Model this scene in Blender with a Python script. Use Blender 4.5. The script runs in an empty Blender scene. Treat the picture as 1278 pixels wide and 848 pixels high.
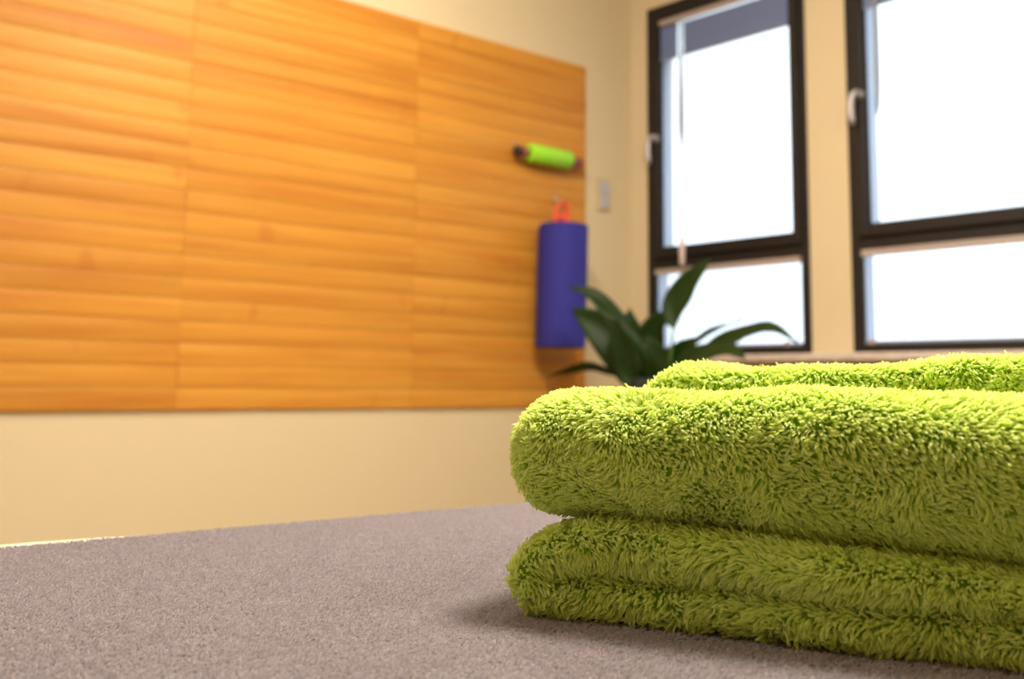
import bpy, bmesh, math
import numpy as np
from mathutils import Vector, Matrix, noise as mnoise

scene = bpy.context.scene
COL = scene.collection
PI = math.pi

# ------------------------------------------------------------------ camera
F_PX, YAW, PITCH, ROLL, CY = 1349.0, 48.94, 7.03, 0.574, -111.4
CAM = Vector((3.48, 0.0, 0.875))
_a, _t, _r = math.radians(YAW), math.radians(PITCH), math.radians(ROLL)
_fw = Vector((-math.sin(_a), math.cos(_a), 0)); _rt = Vector((math.cos(_a), math.sin(_a), 0)); _up = Vector((0, 0, 1))
FW = _fw * math.cos(_t) + _up * math.sin(_t)
_u = _up * math.cos(_t) - _fw * math.sin(_t)
RT = _rt * math.cos(_r) + _u * math.sin(_r)
UP = _u * math.cos(_r) - _rt * math.sin(_r)
cd = bpy.data.cameras.new('camera'); cam = bpy.data.objects.new('camera', cd); COL.objects.link(cam)
cam.matrix_world = Matrix(((RT.x, UP.x, -FW.x, CAM.x), (RT.y, UP.y, -FW.y, CAM.y), (RT.z, UP.z, -FW.z, CAM.z), (0, 0, 0, 1)))
cd.sensor_width = 36.0; cd.lens = F_PX / 1278 * 36; cd.shift_y = CY / 1278
cd.clip_start = 0.02; cd.clip_end = 500
cd.dof.use_dof = True; cd.dof.focus_distance = 0.615; cd.dof.aperture_fstop = 8.2
scene.camera = cam

# ------------------------------------------------------------------ world, exposure, lamps
scene.view_settings.view_transform = 'Standard'; scene.view_settings.look = 'None'
scene.view_settings.gamma = 1.0; scene.view_settings.use_curve_mapping = False
scene.view_settings.exposure = 0.0
SKY = 2.6            # overcast sky
LAMP_GAIN = 1.0       # all ceiling lamps
LAMP_COL = (1.0, 0.91, 0.78)
w = bpy.data.worlds.new('overcast_sky'); scene.world = w; w.use_nodes = True
nt = w.node_tree; nt.nodes.clear()
g_tc = nt.nodes.new('ShaderNodeTexCoord'); g_sep = nt.nodes.new('ShaderNodeSeparateXYZ')
g_rmp = nt.nodes.new('ShaderNodeValToRGB'); g_bg = nt.nodes.new('ShaderNodeBackground'); g_out = nt.nodes.new('ShaderNodeOutputWorld')
g_map = nt.nodes.new('ShaderNodeMapRange'); g_map.inputs['From Min'].default_value = -0.2; g_map.inputs['From Max'].default_value = 1.0
nt.links.new(g_tc.outputs['Generated'], g_sep.inputs[0]); nt.links.new(g_sep.outputs['Z'], g_map.inputs['Value'])
nt.links.new(g_map.outputs[0], g_rmp.inputs[0]); nt.links.new(g_rmp.outputs[0], g_bg.inputs[0]); nt.links.new(g_bg.outputs[0], g_out.inputs[0])
e = g_rmp.color_ramp.elements
e[0].position = 0.15; e[0].color = (0.16, 0.17, 0.16, 1)
e[1].position = 1.0; e[1].color = (0.80, 0.90, 1.0, 1)
k = e.new(0.17); k.color = (0.74, 0.82, 0.92, 1)
k = e.new(0.35); k.color = (0.86, 0.93, 1.0, 1)
g_bg.inputs['Strength'].default_value = SKY
scene.cycles.use_denoising = True
scene.cycles.max_bounces = 10; scene.cycles.diffuse_bounces = 5; scene.cycles.transparent_max_bounces = 24
scene.cycles.sample_clamp_indirect = 8.0
scene.cycles_curves.shape = 'RIBBONS'

# ------------------------------------------------------------------ helpers
def lin(r, g, b):
    f = lambda c: (c / 255 / 12.92) if c / 255 <= 0.04045 else ((c / 255 + 0.055) / 1.055) ** 2.4
    return (f(r), f(g), f(b), 1.0)

def mat(name, color=(0.8, 0.8, 0.8, 1), rough=0.6, metallic=0.0, spec=0.5, sheen=0.0):
    m = bpy.data.materials.new(name); m.use_nodes = True
    b = m.node_tree.nodes['Principled BSDF']
    b.inputs['Base Color'].default_value = color; b.inputs['Roughness'].default_value = rough
    b.inputs['Metallic'].default_value = metallic; b.inputs['Specular IOR Level'].default_value = spec
    b.inputs['Sheen Weight'].default_value = sheen
    return m

def nd(m, typ, **kw):
    n = m.node_tree.nodes.new(typ)
    for k_, v_ in kw.items():
        if hasattr(n, k_): setattr(n, k_, v_)
        else: n.inputs[k_].default_value = v_
    return n

def lk(m, a, b): m.node_tree.links.new(a, b)
def bsdf(m): return m.node_tree.nodes['Principled BSDF']

def ramp(m, fac, stops):
    r = nd(m, 'ShaderNodeValToRGB'); el = r.color_ramp.elements
    el[0].position, el[0].color = stops[0]; el[1].position, el[1].color = stops[-1]
    for p_, c_ in stops[1:-1]:
        q = el.new(p_); q.color = c_
    lk(m, fac, r.inputs[0]); return r

def bump(m, height, strength=0.3, dist=0.002):
    b = nd(m, 'ShaderNodeBump'); b.inputs['Strength'].default_value = strength; b.inputs['Distance'].default_value = dist
    lk(m, height, b.inputs['Height']); lk(m, b.outputs[0], bsdf(m).inputs['Normal']); return b

def coords(m, scale=(1, 1, 1), kind='Object'):
    tc = nd(m, 'ShaderNodeTexCoord'); mp = nd(m, 'ShaderNodeMapping'); mp.inputs['Scale'].default_value = scale
    lk(m, tc.outputs[kind], mp.inputs[0]); return mp.outputs[0]

def noise_tex(m, vec, scale, detail=3, rough=0.5):
    n = nd(m, 'ShaderNodeTexNoise'); n.inputs['Scale'].default_value = scale; n.inputs['Detail'].default_value = detail
    n.inputs['Roughness'].default_value = rough; lk(m, vec, n.inputs['Vector']); return n.outputs['Fac']

def mixcol(m, fac, a, b, blend='MIX'):
    n = nd(m, 'ShaderNodeMix', data_type='RGBA', blend_type=blend)
    for s, v_ in ((0, fac), (6, a), (7, b)):
        if hasattr(v_, 'links'): lk(m, v_, n.inputs[s])
        else: n.inputs[s].default_value = v_
    return n.outputs[2]

def link(o, parent=None):
    COL.objects.link(o)
    if parent is not None: o.parent = parent
    return o

def tag(o, label=None, cat=None, group=None, kind=None):
    if label: o['label'] = label
    if cat: o['category'] = cat
    if group: o['group'] = group
    if kind: o['kind'] = kind
    return o

def thing(name, label, cat, loc=(0, 0, 0), rotz=0.0, group=None):
    o = bpy.data.objects.new(name, None); o.location = loc; o.rotation_euler = (0, 0, rotz); o.empty_display_size = 0.05
    link(o); return tag(o, label, cat, group)

def setting(name, label, parent=None, loc=(0, 0, 0)):
    o = bpy.data.objects.new(name, None); o.location = loc; o.empty_display_size = 0.05
    link(o, parent); return tag(o, label, None, None, 'structure')

def obj(name, bm, material, parent=None, smooth=False, label=None):
    me = bpy.data.meshes.new(name); bmesh.ops.recalc_face_normals(bm, faces=bm.faces); bm.to_mesh(me); bm.free()
    return meshobj(name, me, material, parent, smooth, label)

def meshobj(name, me, material, parent=None, smooth=False, label=None):
    if material is not None and not me.materials: me.materials.append(material)
    if smooth: me.polygons.foreach_set('use_smooth', [True] * len(me.polygons))
    o = bpy.data.objects.new(name, me); link(o, parent)
    if label: o['label'] = label
    return o

def BM(): return bmesh.new()

def box(bm, lo, hi, bev=0.0, seg=2):
    r = bmesh.ops.create_cube(bm, size=1.0); vs = r['verts']
    c = [(lo[i] + hi[i]) / 2 for i in range(3)]; s = [abs(hi[i] - lo[i]) for i in range(3)]
    for v in vs: v.co = Vector((v.co.x * s[0] + c[0], v.co.y * s[1] + c[1], v.co.z * s[2] + c[2]))
    if bev > 0:
        es = {e_ for v in vs for e_ in v.link_edges}
        bmesh.ops.bevel(bm, geom=list(es), offset=min(bev, min(s) * 0.45), segments=seg, profile=0.5, affect='EDGES')
    return bm

def bxo(name, lo, hi, material, parent=None, bev=0.0, seg=2, label=None):
    return obj(name, box(BM(), lo, hi, bev, seg), material, parent, False, label)

def tube(bm, pts, rad, sides=12, cap=True):
    pts = [Vector(p) for p in pts]; n = len(pts)
    if not hasattr(rad, '__len__'): rad = [rad] * n
    rings = []; ref = None
    for i, p in enumerate(pts):
        t = (pts[min(i + 1, n - 1)] - pts[max(i - 1, 0)]).normalized()
        if ref is None: ref = t.orthogonal().normalized()
        ref = (ref - t * ref.dot(t)).normalized(); b = t.cross(ref)
        rings.append([bm.verts.new(p + (ref * math.cos(2 * PI * k_ / sides) + b * math.sin(2 * PI * k_ / sides)) * rad[i]) for k_ in range(sides)])
    for i in range(n - 1):
        for k_ in range(sides):
            bm.faces.new((rings[i][k_], rings[i][(k_ + 1) % sides], rings[i + 1][(k_ + 1) % sides], rings[i + 1][k_]))
    if cap: bm.faces.new(rings[0][::-1]); bm.faces.new(rings[-1])
    return bm

def lathe(bm, prof, origin, axis, sides=32):
    origin = Vector(origin); ax = Vector(axis).normalized(); ref = ax.orthogonal().normalized(); b = ax.cross(ref)
    rings = [[bm.verts.new(origin + ax * h + (ref * math.cos(2 * PI * k_ / sides) + b * math.sin(2 * PI * k_ / sides)) * max(r_, 1e-5)) for k_ in range(sides)] for h, r_ in prof]
    for i in range(len(rings) - 1):
        for k_ in range(sides):
            bm.faces.new((rings[i][k_], rings[i][(k_ + 1) % sides], rings[i + 1][(k_ + 1) % sides], rings[i + 1][k_]))
    bm.faces.new(rings[0][::-1]); bm.faces.new(rings[-1]); return bm

def bez(p, n):
    out = []
    for i in range(n + 1):
        q = [Vector(v) for v in p]; t = i / n
        while len(q) > 1: q = [q[j].lerp(q[j + 1], t) for j in range(len(q) - 1)]
        out.append(q[0])
    return out

# ------------------------------------------------------------------ materials
def wall_mat(name, col):
    m = mat(name, col, 0.75, spec=0.25); v = coords(m)
    n = noise_tex(m, v, 260, 4, 0.6)
    lk(m, mixcol(m, noise_tex(m, v, 1.3, 3), tuple(c * 0.97 for c in col[:3]) + (1,), col), bsdf(m).inputs['Base Color'])
    bump(m, n, 0.12, 0.001); return m
M_WALL = wall_mat('cream_wall_paint', (0.665, 0.555, 0.35, 1))
M_CEIL = wall_mat('white_ceiling_paint', (0.82, 0.78, 0.70, 1))

M_FLOOR = mat('dark_wood_laminate', (0.2, 0.14, 0.08, 1), 0.45)
_v = coords(M_FLOOR, (1, 7, 1))
lk(M_FLOOR, ramp(M_FLOOR, noise_tex(M_FLOOR, _v, 3.0, 6), [(0.3, (0.16, 0.10, 0.055, 1)), (0.7, (0.26, 0.17, 0.10, 1))]).outputs[0], bsdf(M_FLOOR).inputs['Base Color'])

M_BAMBOO = mat('bamboo_slat', (0.7, 0.4, 0.1, 1), 0.5, spec=0.22)
_m = M_BAMBOO
_inf = nd(_m, 'ShaderNodeObjectInfo'); _tc = nd(_m, 'ShaderNodeTexCoord')
_off = nd(_m, 'ShaderNodeVectorMath', operation='SCALE'); _cmb = nd(_m, 'ShaderNodeCombineXYZ')
lk(_m, _inf.outputs['Random'], _cmb.inputs[0]); lk(_m, _inf.outputs['Random'], _cmb.inputs[1]); lk(_m, _inf.outputs['Random'], _cmb.inputs[2])
lk(_m, _cmb.outputs[0], _off.inputs[0]); _off.inputs['Scale'].default_value = 37.0
_add = nd(_m, 'ShaderNodeVectorMath', operation='ADD'); lk(_m, _tc.outputs['Object'], _add.inputs[0]); lk(_m, _off.outputs[0], _add.inputs[1])
def _map(sc):
    mp = nd(_m, 'ShaderNodeMapping'); mp.inputs['Scale'].default_value = sc; lk(_m, _add.outputs[0], mp.inputs[0]); return mp.outputs[0]
_fine = noise_tex(_m, _map((1, 0.8, 60)), 2.0, 4, 0.55)
_blot = noise_tex(_m, _map((1, 0.75, 15)), 1.6, 3, 0.5)
_c1 = ramp(_m, _blot, [(0.30, (0.52, 0.195, 0.024, 1)), (0.50, (0.60, 0.262, 0.034, 1)), (0.72, (0.645, 0.31, 0.048, 1))]).outputs[0]
_c2 = mixcol(_m, 0.22, _c1, ramp(_m, _fine, [(0.30, (0.42, 0.42, 0.42, 1)), (0.7, (1, 1, 1, 1))]).outputs[0], 'MULTIPLY')
_tone = ramp(_m, _inf.outputs['Random'], [(0.0, (0.90, 0.88, 0.86, 1)), (0.5, (0.97, 0.96, 0.95, 1)), (1.0, (1.04, 1.06, 1.08, 1))]).outputs[0]
_c3 = mixcol(_m, 1.0, _c2, _tone, 'MULTIPLY')
_node = noise_tex(_m, _map((1, 9, 5)), 1.0, 1, 0.4)
_c4 = mixcol(_m, ramp(_m, _node, [(0.70, (0, 0, 0, 1)), (0.78, (0.5, 0.5, 0.5, 1))]).outputs[0], _c3, (0.44, 0.14, 0.02, 1))
lk(_m, _c4, bsdf(_m).inputs['Base Color']); bump(_m, _fine, 0.2, 0.001)
M_BACKING = mat('bamboo_backing', (0.42, 0.17, 0.03, 1), 0.8)

M_FRAME = mat('dark_brown_window_frame', lin(33, 27, 23), 0.55, spec=0.3); bump(M_FRAME, noise_tex(M_FRAME, coords(M_FRAME), 150, 2), 0.08, 0.001)
M_GASKET = mat('black_rubber_gasket', (0.012, 0.012, 0.012, 1), 0.6)
M_REVEAL = mat('grey_outer_reveal', (0.70, 0.78, 0.95, 1), 0.7); bump(M_REVEAL, noise_tex(M_REVEAL, coords(M_REVEAL), 90, 3), 0.2, 0.001)
M_SILL = mat('pale_stone_sill', lin(205, 190, 176), 0.5)
lk(M_SILL, ramp(M_SILL, noise_tex(M_SILL, coords(M_SILL), 60, 5), [(0.35, lin(190, 176, 162)), (0.65, lin(214, 200, 186))]).outputs[0], bsdf(M_SILL).inputs['Base Color'])
M_HANDLE = mat('satin_aluminium', (0.42, 0.40, 0.40, 1), 0.4, 0.5)
M_BLINDRAIL = mat('beige_blind_rail', lin(172, 158, 148), 0.45)
M_CORD = mat('pale_cord', (0.75, 0.72, 0.70, 1), 0.7)
M_WAND = mat('grey_plastic_wand', (0.26, 0.29, 0.38, 1), 0.4)
M_TASSEL = mat('pale_pink_tassel', (0.72, 0.60, 0.56, 1), 0.5)

def slat_mat(name, col, trans):
    m = mat(name, col, 0.5); t = nd(m, 'ShaderNodeBsdfTranslucent'); t.inputs[0].default_value = col
    mx = nd(m, 'ShaderNodeMixShader'); mx.inputs[0].default_value = trans
    lk(m, bsdf(m).outputs[0], mx.inputs[1]); lk(m, t.outputs[0], mx.inputs[2])
    lk(m, mx.outputs[0], m.node_tree.nodes['Material Output'].inputs[0]); return m
M_SLAT_DARK = slat_mat('blue_grey_slat', (0.30, 0.37, 0.56, 1), 0.5)
M_SLAT_PALE = slat_mat('white_slat', (0.75, 0.78, 0.84, 1), 0.4)

M_GLASS = bpy.data.materials.new('window_glass'); M_GLASS.use_nodes = True
_nt = M_GLASS.node_tree; _nt.nodes.remove(_nt.nodes['Principled BSDF'])
_tr = _nt.nodes.new('ShaderNodeBsdfTransparent'); _gl = _nt.nodes.new('ShaderNodeBsdfGlossy'); _gl.inputs['Roughness'].default_value = 0.02
_fr = _nt.nodes.new('ShaderNodeFresnel'); _fr.inputs[0].default_value = 1.45; _mx = _nt.nodes.new('ShaderNodeMixShader')
_tr.inputs[0].default_value = (0.93, 0.96, 0.97, 1)
_nt.links.new(_fr.outputs[0], _mx.inputs[0]); _nt.links.new(_tr.outputs[0], _mx.inputs[1]); _nt.links.new(_gl.outputs[0], _mx.inputs[2])
_nt.links.new(_mx.outputs[0], _nt.nodes['Material Output'].inputs[0])

M_BLUE = mat('blue_exercise_foam', (0.028, 0.028, 0.235, 1), 0.75, spec=0.25); bump(M_BLUE, noise_tex(M_BLUE, coords(M_BLUE), 180, 3), 0.25, 0.002)
M_GREENFOAM = mat('bright_green_foam', (0.30, 0.68, 0.02, 1), 0.6); bump(M_GREENFOAM, noise_tex(M_GREENFOAM, coords(M_GREENFOAM), 200, 3), 0.3, 0.002)
M_DARKRED = mat('dark_red_plastic', (0.26, 0.016, 0.010, 1), 0.45)
M_BLACK = mat('black_plastic', (0.015, 0.014, 0.014, 1), 0.45)
M_REDSTRAP = mat('orange_red_webbing', (0.72, 0.10, 0.03, 1), 0.7)
_w = nd(M_REDSTRAP, 'ShaderNodeTexWave'); _w.inputs['Scale'].default_value = 300; lk(M_REDSTRAP, coords(M_REDSTRAP), _w.inputs['Vector']); bump(M_REDSTRAP, _w.outputs['Fac'], 0.3, 0.001)
M_STEEL = mat('brushed_steel', (0.5, 0.5, 0.5, 1), 0.35, 0.9)
M_SWITCH = mat('grey_switch_plastic', (0.47, 0.47, 0.50, 1), 0.5)
M_SWITCHFRAME = mat('ivory_switch_frame', (0.58, 0.44, 0.22, 1), 0.5)
M_PLANTER = mat('dark_teal_glazed_planter', (0.016, 0.03, 0.032, 1), 0.4); bump(M_PLANTER, noise_tex(M_PLANTER, coords(M_PLANTER), 30, 4), 0.2, 0.002)
M_SOIL = mat('potting_soil', (0.03, 0.018, 0.01, 1), 0.95); bump(M_SOIL, noise_tex(M_SOIL, coords(M_SOIL), 120, 4), 1.0, 0.01)
M_LEAF = mat('dark_green_leaf', (0.03, 0.07, 0.015, 1), 0.5, spec=0.25)
_tc = nd(M_LEAF, 'ShaderNodeUVMap'); _wv = nd(M_LEAF, 'ShaderNodeTexWave', wave_type='BANDS', bands_direction='X')
_wv.inputs['Scale'].default_value = 6; _wv.inputs['Distortion'].default_value = 1.5; lk(M_LEAF, _tc.outputs[0], _wv.inputs['Vector'])
_lc = mixcol(M_LEAF, _wv.outputs['Fac'], (0.011, 0.026, 0.003, 1), (0.021, 0.047, 0.006, 1))
lk(M_LEAF, _lc, bsdf(M_LEAF).inputs['Base Color']); bump(M_LEAF, _wv.outputs['Fac'], 0.25, 0.002)
_t = nd(M_LEAF, 'ShaderNodeBsdfTranslucent'); _t.inputs[0].default_value = (0.10, 0.28, 0.02, 1); _x = nd(M_LEAF, 'ShaderNodeMixShader'); _x.inputs[0].default_value = 0.22
lk(M_LEAF, bsdf(M_LEAF).outputs[0], _x.inputs[1]); lk(M_LEAF, _t.outputs[0], _x.inputs[2]); lk(M_LEAF, _x.outputs[0], M_LEAF.node_tree.nodes['Material Output'].inputs[0])
M_STALK = mat('green_leaf_stalk', (0.07, 0.16, 0.03, 1), 0.5)

# fleece cover of the massage table
M_COVER = mat('grey_brown_fleece', (0.36, 0.28, 0.27, 1), 0.9, spec=0.1, sheen=0.25)
_m = M_COVER; _vc = coords(_m)
_rot = nd(_m, 'ShaderNodeMapping'); _rot.inputs['Rotation'].default_value = (0, 0, 0.5); _rot.inputs['Scale'].default_value = (1, 0.62, 1); lk(_m, _vc, _rot.inputs[0])
_n1 = noise_tex(_m, _rot.outputs[0], 620, 2, 0.55); _n2 = noise_tex(_m, _rot.outputs[0], 240, 2, 0.5); _n3 = noise_tex(_m, _vc, 14, 3, 0.5)
_sum = nd(_m, 'ShaderNodeMath', operation='ADD'); lk(_m, _n1, _sum.inputs[0]); lk(_m, _n2, _sum.inputs[1])
_base = mixcol(_m, _n3, (0.18, 0.15, 0.155, 1), (0.215, 0.18, 0.18, 1))
_pit = ramp(_m, _n1, [(0.26, (0.45, 0.42, 0.42, 1)), (0.42, (0.96, 0.96, 0.96, 1)), (0.7, (1.08, 1.08, 1.08, 1))]).outputs[0]
lk(_m, mixcol(_m, 0.8, _base, _pit, 'MULTIPLY'), bsdf(_m).inputs['Base Color'])
bump(_m, _sum.outputs[0], 0.5, 0.0012)
M_NAP = mat('grey_brown_nap', (0.2, 0.16, 0.16, 1), 0.85, spec=0.1, sheen=0.2)
_hi = nd(M_NAP, 'ShaderNodeHairInfo')
_c = ramp(M_NAP, _hi.outputs['Random'], [(0.0, (0.38, 0.335, 0.365, 1)), (0.5, (0.48, 0.435, 0.455, 1)), (1.0, (0.585, 0.535, 0.545, 1))]).outputs[0]
lk(M_NAP, _c, bsdf(M_NAP).inputs['Base Color'])
_t = nd(M_NAP, 'ShaderNodeBsdfTranslucent'); lk(M_NAP, _c, _t.inputs[0]); _x = nd(M_NAP, 'ShaderNodeMixShader'); _x.inputs[0].default_value = 0.35
lk(M_NAP, bsdf(M_NAP).outputs[0], _x.inputs[1]); lk(M_NAP, _t.outputs[0], _x.inputs[2]); lk(M_NAP, _x.outputs[0], M_NAP.node_tree.nodes['Material Output'].inputs[0])
M_SHEET = mat('cream_cotton_sheet', (0.60, 0.52, 0.38, 1), 0.85); bump(M_SHEET, noise_tex(M_SHEET, coords(M_SHEET), 500, 2), 0.2, 0.0005)
M_VINYL = mat('cream_vinyl_upholstery', (0.70, 0.60, 0.44, 1), 0.5); bump(M_VINYL, noise_tex(M_VINYL, coords(M_VINYL), 300, 3), 0.15, 0.0005)
M_BEECH = mat('beech_wood', (0.55, 0.35, 0.18, 1), 0.45)
lk(M_BEECH, ramp(M_BEECH, noise_tex(M_BEECH, coords(M_BEECH, (8, 8, 1)), 5, 5), [(0.3, (0.45, 0.27, 0.13, 1)), (0.7, (0.60, 0.40, 0.22, 1))]).outputs[0], bsdf(M_BEECH).inputs['Base Color'])

# plush lime towelling: fabric ground and pile
M_TOWEL = mat('lime_towel_ground', (0.20, 0.36, 0.01, 1), 0.95, spec=0.05)
bump(M_TOWEL, noise_tex(M_TOWEL, coords(M_TOWEL), 400, 3), 0.6, 0.002)
M_PILE = bpy.data.materials.new('lime_towel_pile'); M_PILE.use_nodes = True
_m = M_PILE; _pb = bsdf(_m); _pb.inputs['Roughness'].default_value = 0.5; _pb.inputs['Specular IOR Level'].default_value = 0.9; _pb.inputs['Sheen Weight'].default_value = 1.0; _pb.inputs['Sheen Roughness'].default_value = 0.45; _pb.inputs['Sheen Tint'].default_value = (1.0, 0.95, 0.75, 1)
_hi = nd(_m, 'ShaderNodeHairInfo')
_pc = ramp(_m, _hi.outputs['Random'], [(0.0, (0.70, 0.84, 0.11, 1)), (0.5, (0.82, 0.94, 0.26, 1)), (1.0, (0.92, 0.97, 0.45, 1))]).outputs[0]
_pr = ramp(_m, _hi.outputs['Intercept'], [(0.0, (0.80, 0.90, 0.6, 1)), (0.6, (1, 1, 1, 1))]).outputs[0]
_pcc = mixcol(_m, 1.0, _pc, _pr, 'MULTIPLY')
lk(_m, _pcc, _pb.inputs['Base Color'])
_t = nd(_m, 'ShaderNodeBsdfTranslucent'); lk(_m, _pcc, _t.inputs[0]); _x = nd(_m, 'ShaderNodeMixShader'); _x.inputs[0].default_value = 0.5
lk(_m, _pb.outputs[0], _x.inputs[1]); lk(_m, _t.outputs[0], _x.inputs[2]); lk(_m, _x.outputs[0], _m.node_tree.nodes['Material Output'].inputs[0])

M_LAMPBODY = mat('white_lamp_housing', (0.8, 0.8, 0.8, 1), 0.4)
M_DIFFUSER = mat('lamp_diffuser', (0.9, 0.9, 0.88, 1), 0.5)
bsdf(M_DIFFUSER).inputs['Emission Color'].default_value = (1.0, 0.86, 0.66, 1); bsdf(M_DIFFUSER).inputs['Emission Strength'].default_value = 4.0

# ------------------------------------------------------------------ the room
XR, YB, YW, ZC = 5.6, -4.6, 3.79, 2.86
tag(bxo('floor', (-0.15, YB - 0.15, -0.12), (XR + 0.15, YW + 0.25, 0.0), M_FLOOR), 'dark wood laminate floor of the treatment room', kind='structure')
tag(bxo('ceiling', (-0.15, YB - 0.15, ZC), (XR + 0.15, YW + 0.25, ZC + 0.12), M_CEIL), 'plain white ceiling of the treatment room', kind='structure')
tag(bxo('wall_left', (-0.15, YB - 0.15, 0), (0, YW, ZC), M_WALL), 'cream wall behind the bamboo panels', kind='structure')
tag(bxo('wall_right', (XR, YB - 0.15, 0), (XR + 0.15, YW, ZC), M_WALL), 'cream side wall opposite the bamboo panels', kind='structure')
tag(bxo('wall_front', (0, YB - 0.15, 0), (XR, YB, ZC), M_WALL), 'cream wall facing the windows', kind='structure')
WZ0, WZ1 = 1.007, 2.669
WX = [(0.105, 0.981), (1.169, 2.045), (2.233, 3.109), (3.297, 4.173), (4.361, 5.237)]
bm = BM()
box(bm, (-0.15, YW, 0), (XR + 0.15, YW + 0.092, WZ0)); box(bm, (-0.15, YW, WZ1), (XR + 0.15, YW + 0.092, ZC))
xs = [-0.15] + [x for p_ in WX for x in p_] + [XR + 0.15]
for i in range(0, len(xs), 2): box(bm, (xs[i], YW, WZ0), (xs[i + 1], YW + 0.092, WZ1))
tag(obj('wall_back', bm, M_WALL), 'cream window wall with piers between dark frames', kind='structure')
tag(bxo('baseboard_left', (0, YB, 0), (0.014, YW, 0.07), M_BEECH, bev=0.004), 'beech skirting along the panelled wall', kind='structure')
tag(bxo('trim_1', (0.0, YW - 0.13, 0.974), (XR, YW, 1.004), M_SILL, bev=0.006), 'pale stone window sill running under the dark windows', kind='structure')

# ------------------------------------------------------------------ windows
def ring(bm, x0, x1, z0, z1, y0, y1, wl, wr, wb, wt, bev=0.004):
    box(bm, (x0, y0, z0), (x0 + wl, y1, z1), bev); box(bm, (x1 - wr, y0, z0), (x1, y1, z1), bev)
    box(bm, (x0 + wl, y0, z0), (x1 - wr, y1, z0 + wb), bev); box(bm, (x0 + wl, y0, z1 - wt), (x1 - wr, y1, z1), bev)

def handle(par, x, z):
    h = obj('handle', lathe(BM(), [(0, 0.017), (0.006, 0.017), (0.008, 0.010), (0.034, 0.009), (0.036, 0.012)], (x, YW - 0.022, z), (0, -1, 0), 20), M_HANDLE, par, True, 'satin metal window handle')
    pts = bez([(x + 0.008, YW - 0.05, z + 0.004), (x - 0.022, YW - 0.062, z + 0.012), (x - 0.026, YW - 0.064, z - 0.05), (x - 0.012, YW - 0.060, z - 0.125)], 12)
    obj('lever', tube(BM(), pts, [0.009, 0.012] + [0.0125] * 9 + [0.011, 0.006], 12), M_HANDLE, h, True)

def window(i, x0, x1, lab):
    r = setting('window_%d' % i, lab)
    ym = 1.462
    bm = BM(); ring(bm, x0, x1, WZ0, WZ1, YW - 0.006, YW + 0.014, 0.045, 0.040, 0.030, 0.045); box(bm, (x0 + 0.045, YW - 0.004, 1.405), (x1 - 0.04, YW + 0.014, 1.462), 0.004)
    obj('window_frame', bm, M_FRAME, r)
    bm = BM(); ring(bm, x0 + 0.038, x1 - 0.033, 1.455, WZ1 - 0.038, YW - 0.024, YW + 0.014, 0.044, 0.036, 0.050, 0.040, 0.006)
    obj('upper_sash', bm, M_FRAME, r)
    bm = BM(); ring(bm, x0 + 0.082, x1 - 0.069, 1.505, WZ1 - 0.078, YW + 0.003, YW + 0.011, 0.006, 0.006, 0.006, 0.006, 0.001)
    ring(bm, x0 + 0.045, x1 - 0.040, 1.037, 1.405, YW + 0.003, YW + 0.011, 0.006, 0.006, 0.006, 0.006, 0.001)
    obj('gasket', bm, M_GASKET, r)
    bxo('pane', (x0 + 0.080, YW + 0.0115, 1.503), (x1 - 0.067, YW + 0.0125, WZ1 - 0.076), M_GLASS, r)
    bxo('pane', (x0 + 0.043, YW + 0.0115, 1.035), (x1 - 0.038, YW + 0.0125, 1.407), M_GLASS, r)
    bm = BM()
    yo0, yo1 = YW + 0.0145, YW + 0.092
    box(bm, (x0, yo0, WZ0), (x0 + 0.040, yo1, 1.43)); box(bm, (x0, yo0, 1.43), (x0 + 0.075, yo1, WZ1)); box(bm, (x1 - 0.041, yo0, WZ0), (x1, yo1, WZ1))
    box(bm, (x0, yo0, WZ1 - 0.04), (x1, yo1, WZ1)); box(bm, (x0, yo0, WZ0), (x1, yo1, WZ0 + 0.028))
    obj('outer_reveal', bm, M_REVEAL, r, label='blue-grey outer reveal behind the glass')
    handle(r, x0 + 0.072, 2.022)
    # a portal that only guides the sampling of the daylight
    ld = bpy.data.lights.new('daylight_portal', 'AREA'); ld.shape = 'RECTANGLE'; ld.size = x1 - x0; ld.size_y = WZ1 - WZ0; ld.cycles.is_portal = True
    lo = bpy.data.objects.new('daylight_portal', ld); link(lo); lo.location = ((x0 + x1) / 2, YW + 0.12, (WZ0 + WZ1) / 2); lo.rotation_euler = (-PI / 2, 0, 0)
    return r

labs = ['dark-framed window nearest the bamboo wall, behind the plant', 'dark-framed window right of the cream pier, with curved handle',
        'third dark-framed window along the wall', 'fourth dark-framed window along the wall', 'fifth dark-framed window along the wall']
for i, (a_, b_) in enumerate(WX): window(i + 1, a_, b_, labs[i])

# ------------------------------------------------------------------ venetian blinds
def slats(x0, x1, z0, z1, pitch, tilt, y, depth=0.016):
    bm = BM(); n = max(1, int((z1 - z0) / pitch)); c, s = math.cos(tilt), math.sin(tilt); th = 0.0005
    for i in range(n):
        z = z0 + (i + 0.5) * pitch; rows = []
        for k_ in range(4):
            t = (k_ / 3 - 0.5) * depth; h = 0.0012 * (1 - (2 * k_ / 3 - 1) ** 2)
            yy = y + t * c - h * s; zz = z + t * s + h * c
            rows.append([bm.verts.new((x, yy, zz + o_)) for x in (x0, x1) for o_ in (0, th)])
        for k_ in range(3):
            a, b = rows[k_], rows[k_ + 1]
            bm.faces.new((a[0], b[0], b[2], a[2])); bm.faces.new((a[1], a[3], b[3], b[1]))
        bm.faces.new((rows[0][0], rows[0][2], rows[0][3], rows[0][1])); bm.faces.new((rows[3][0], rows[3][1], rows[3][3], rows[3][2]))
    return bm

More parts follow.
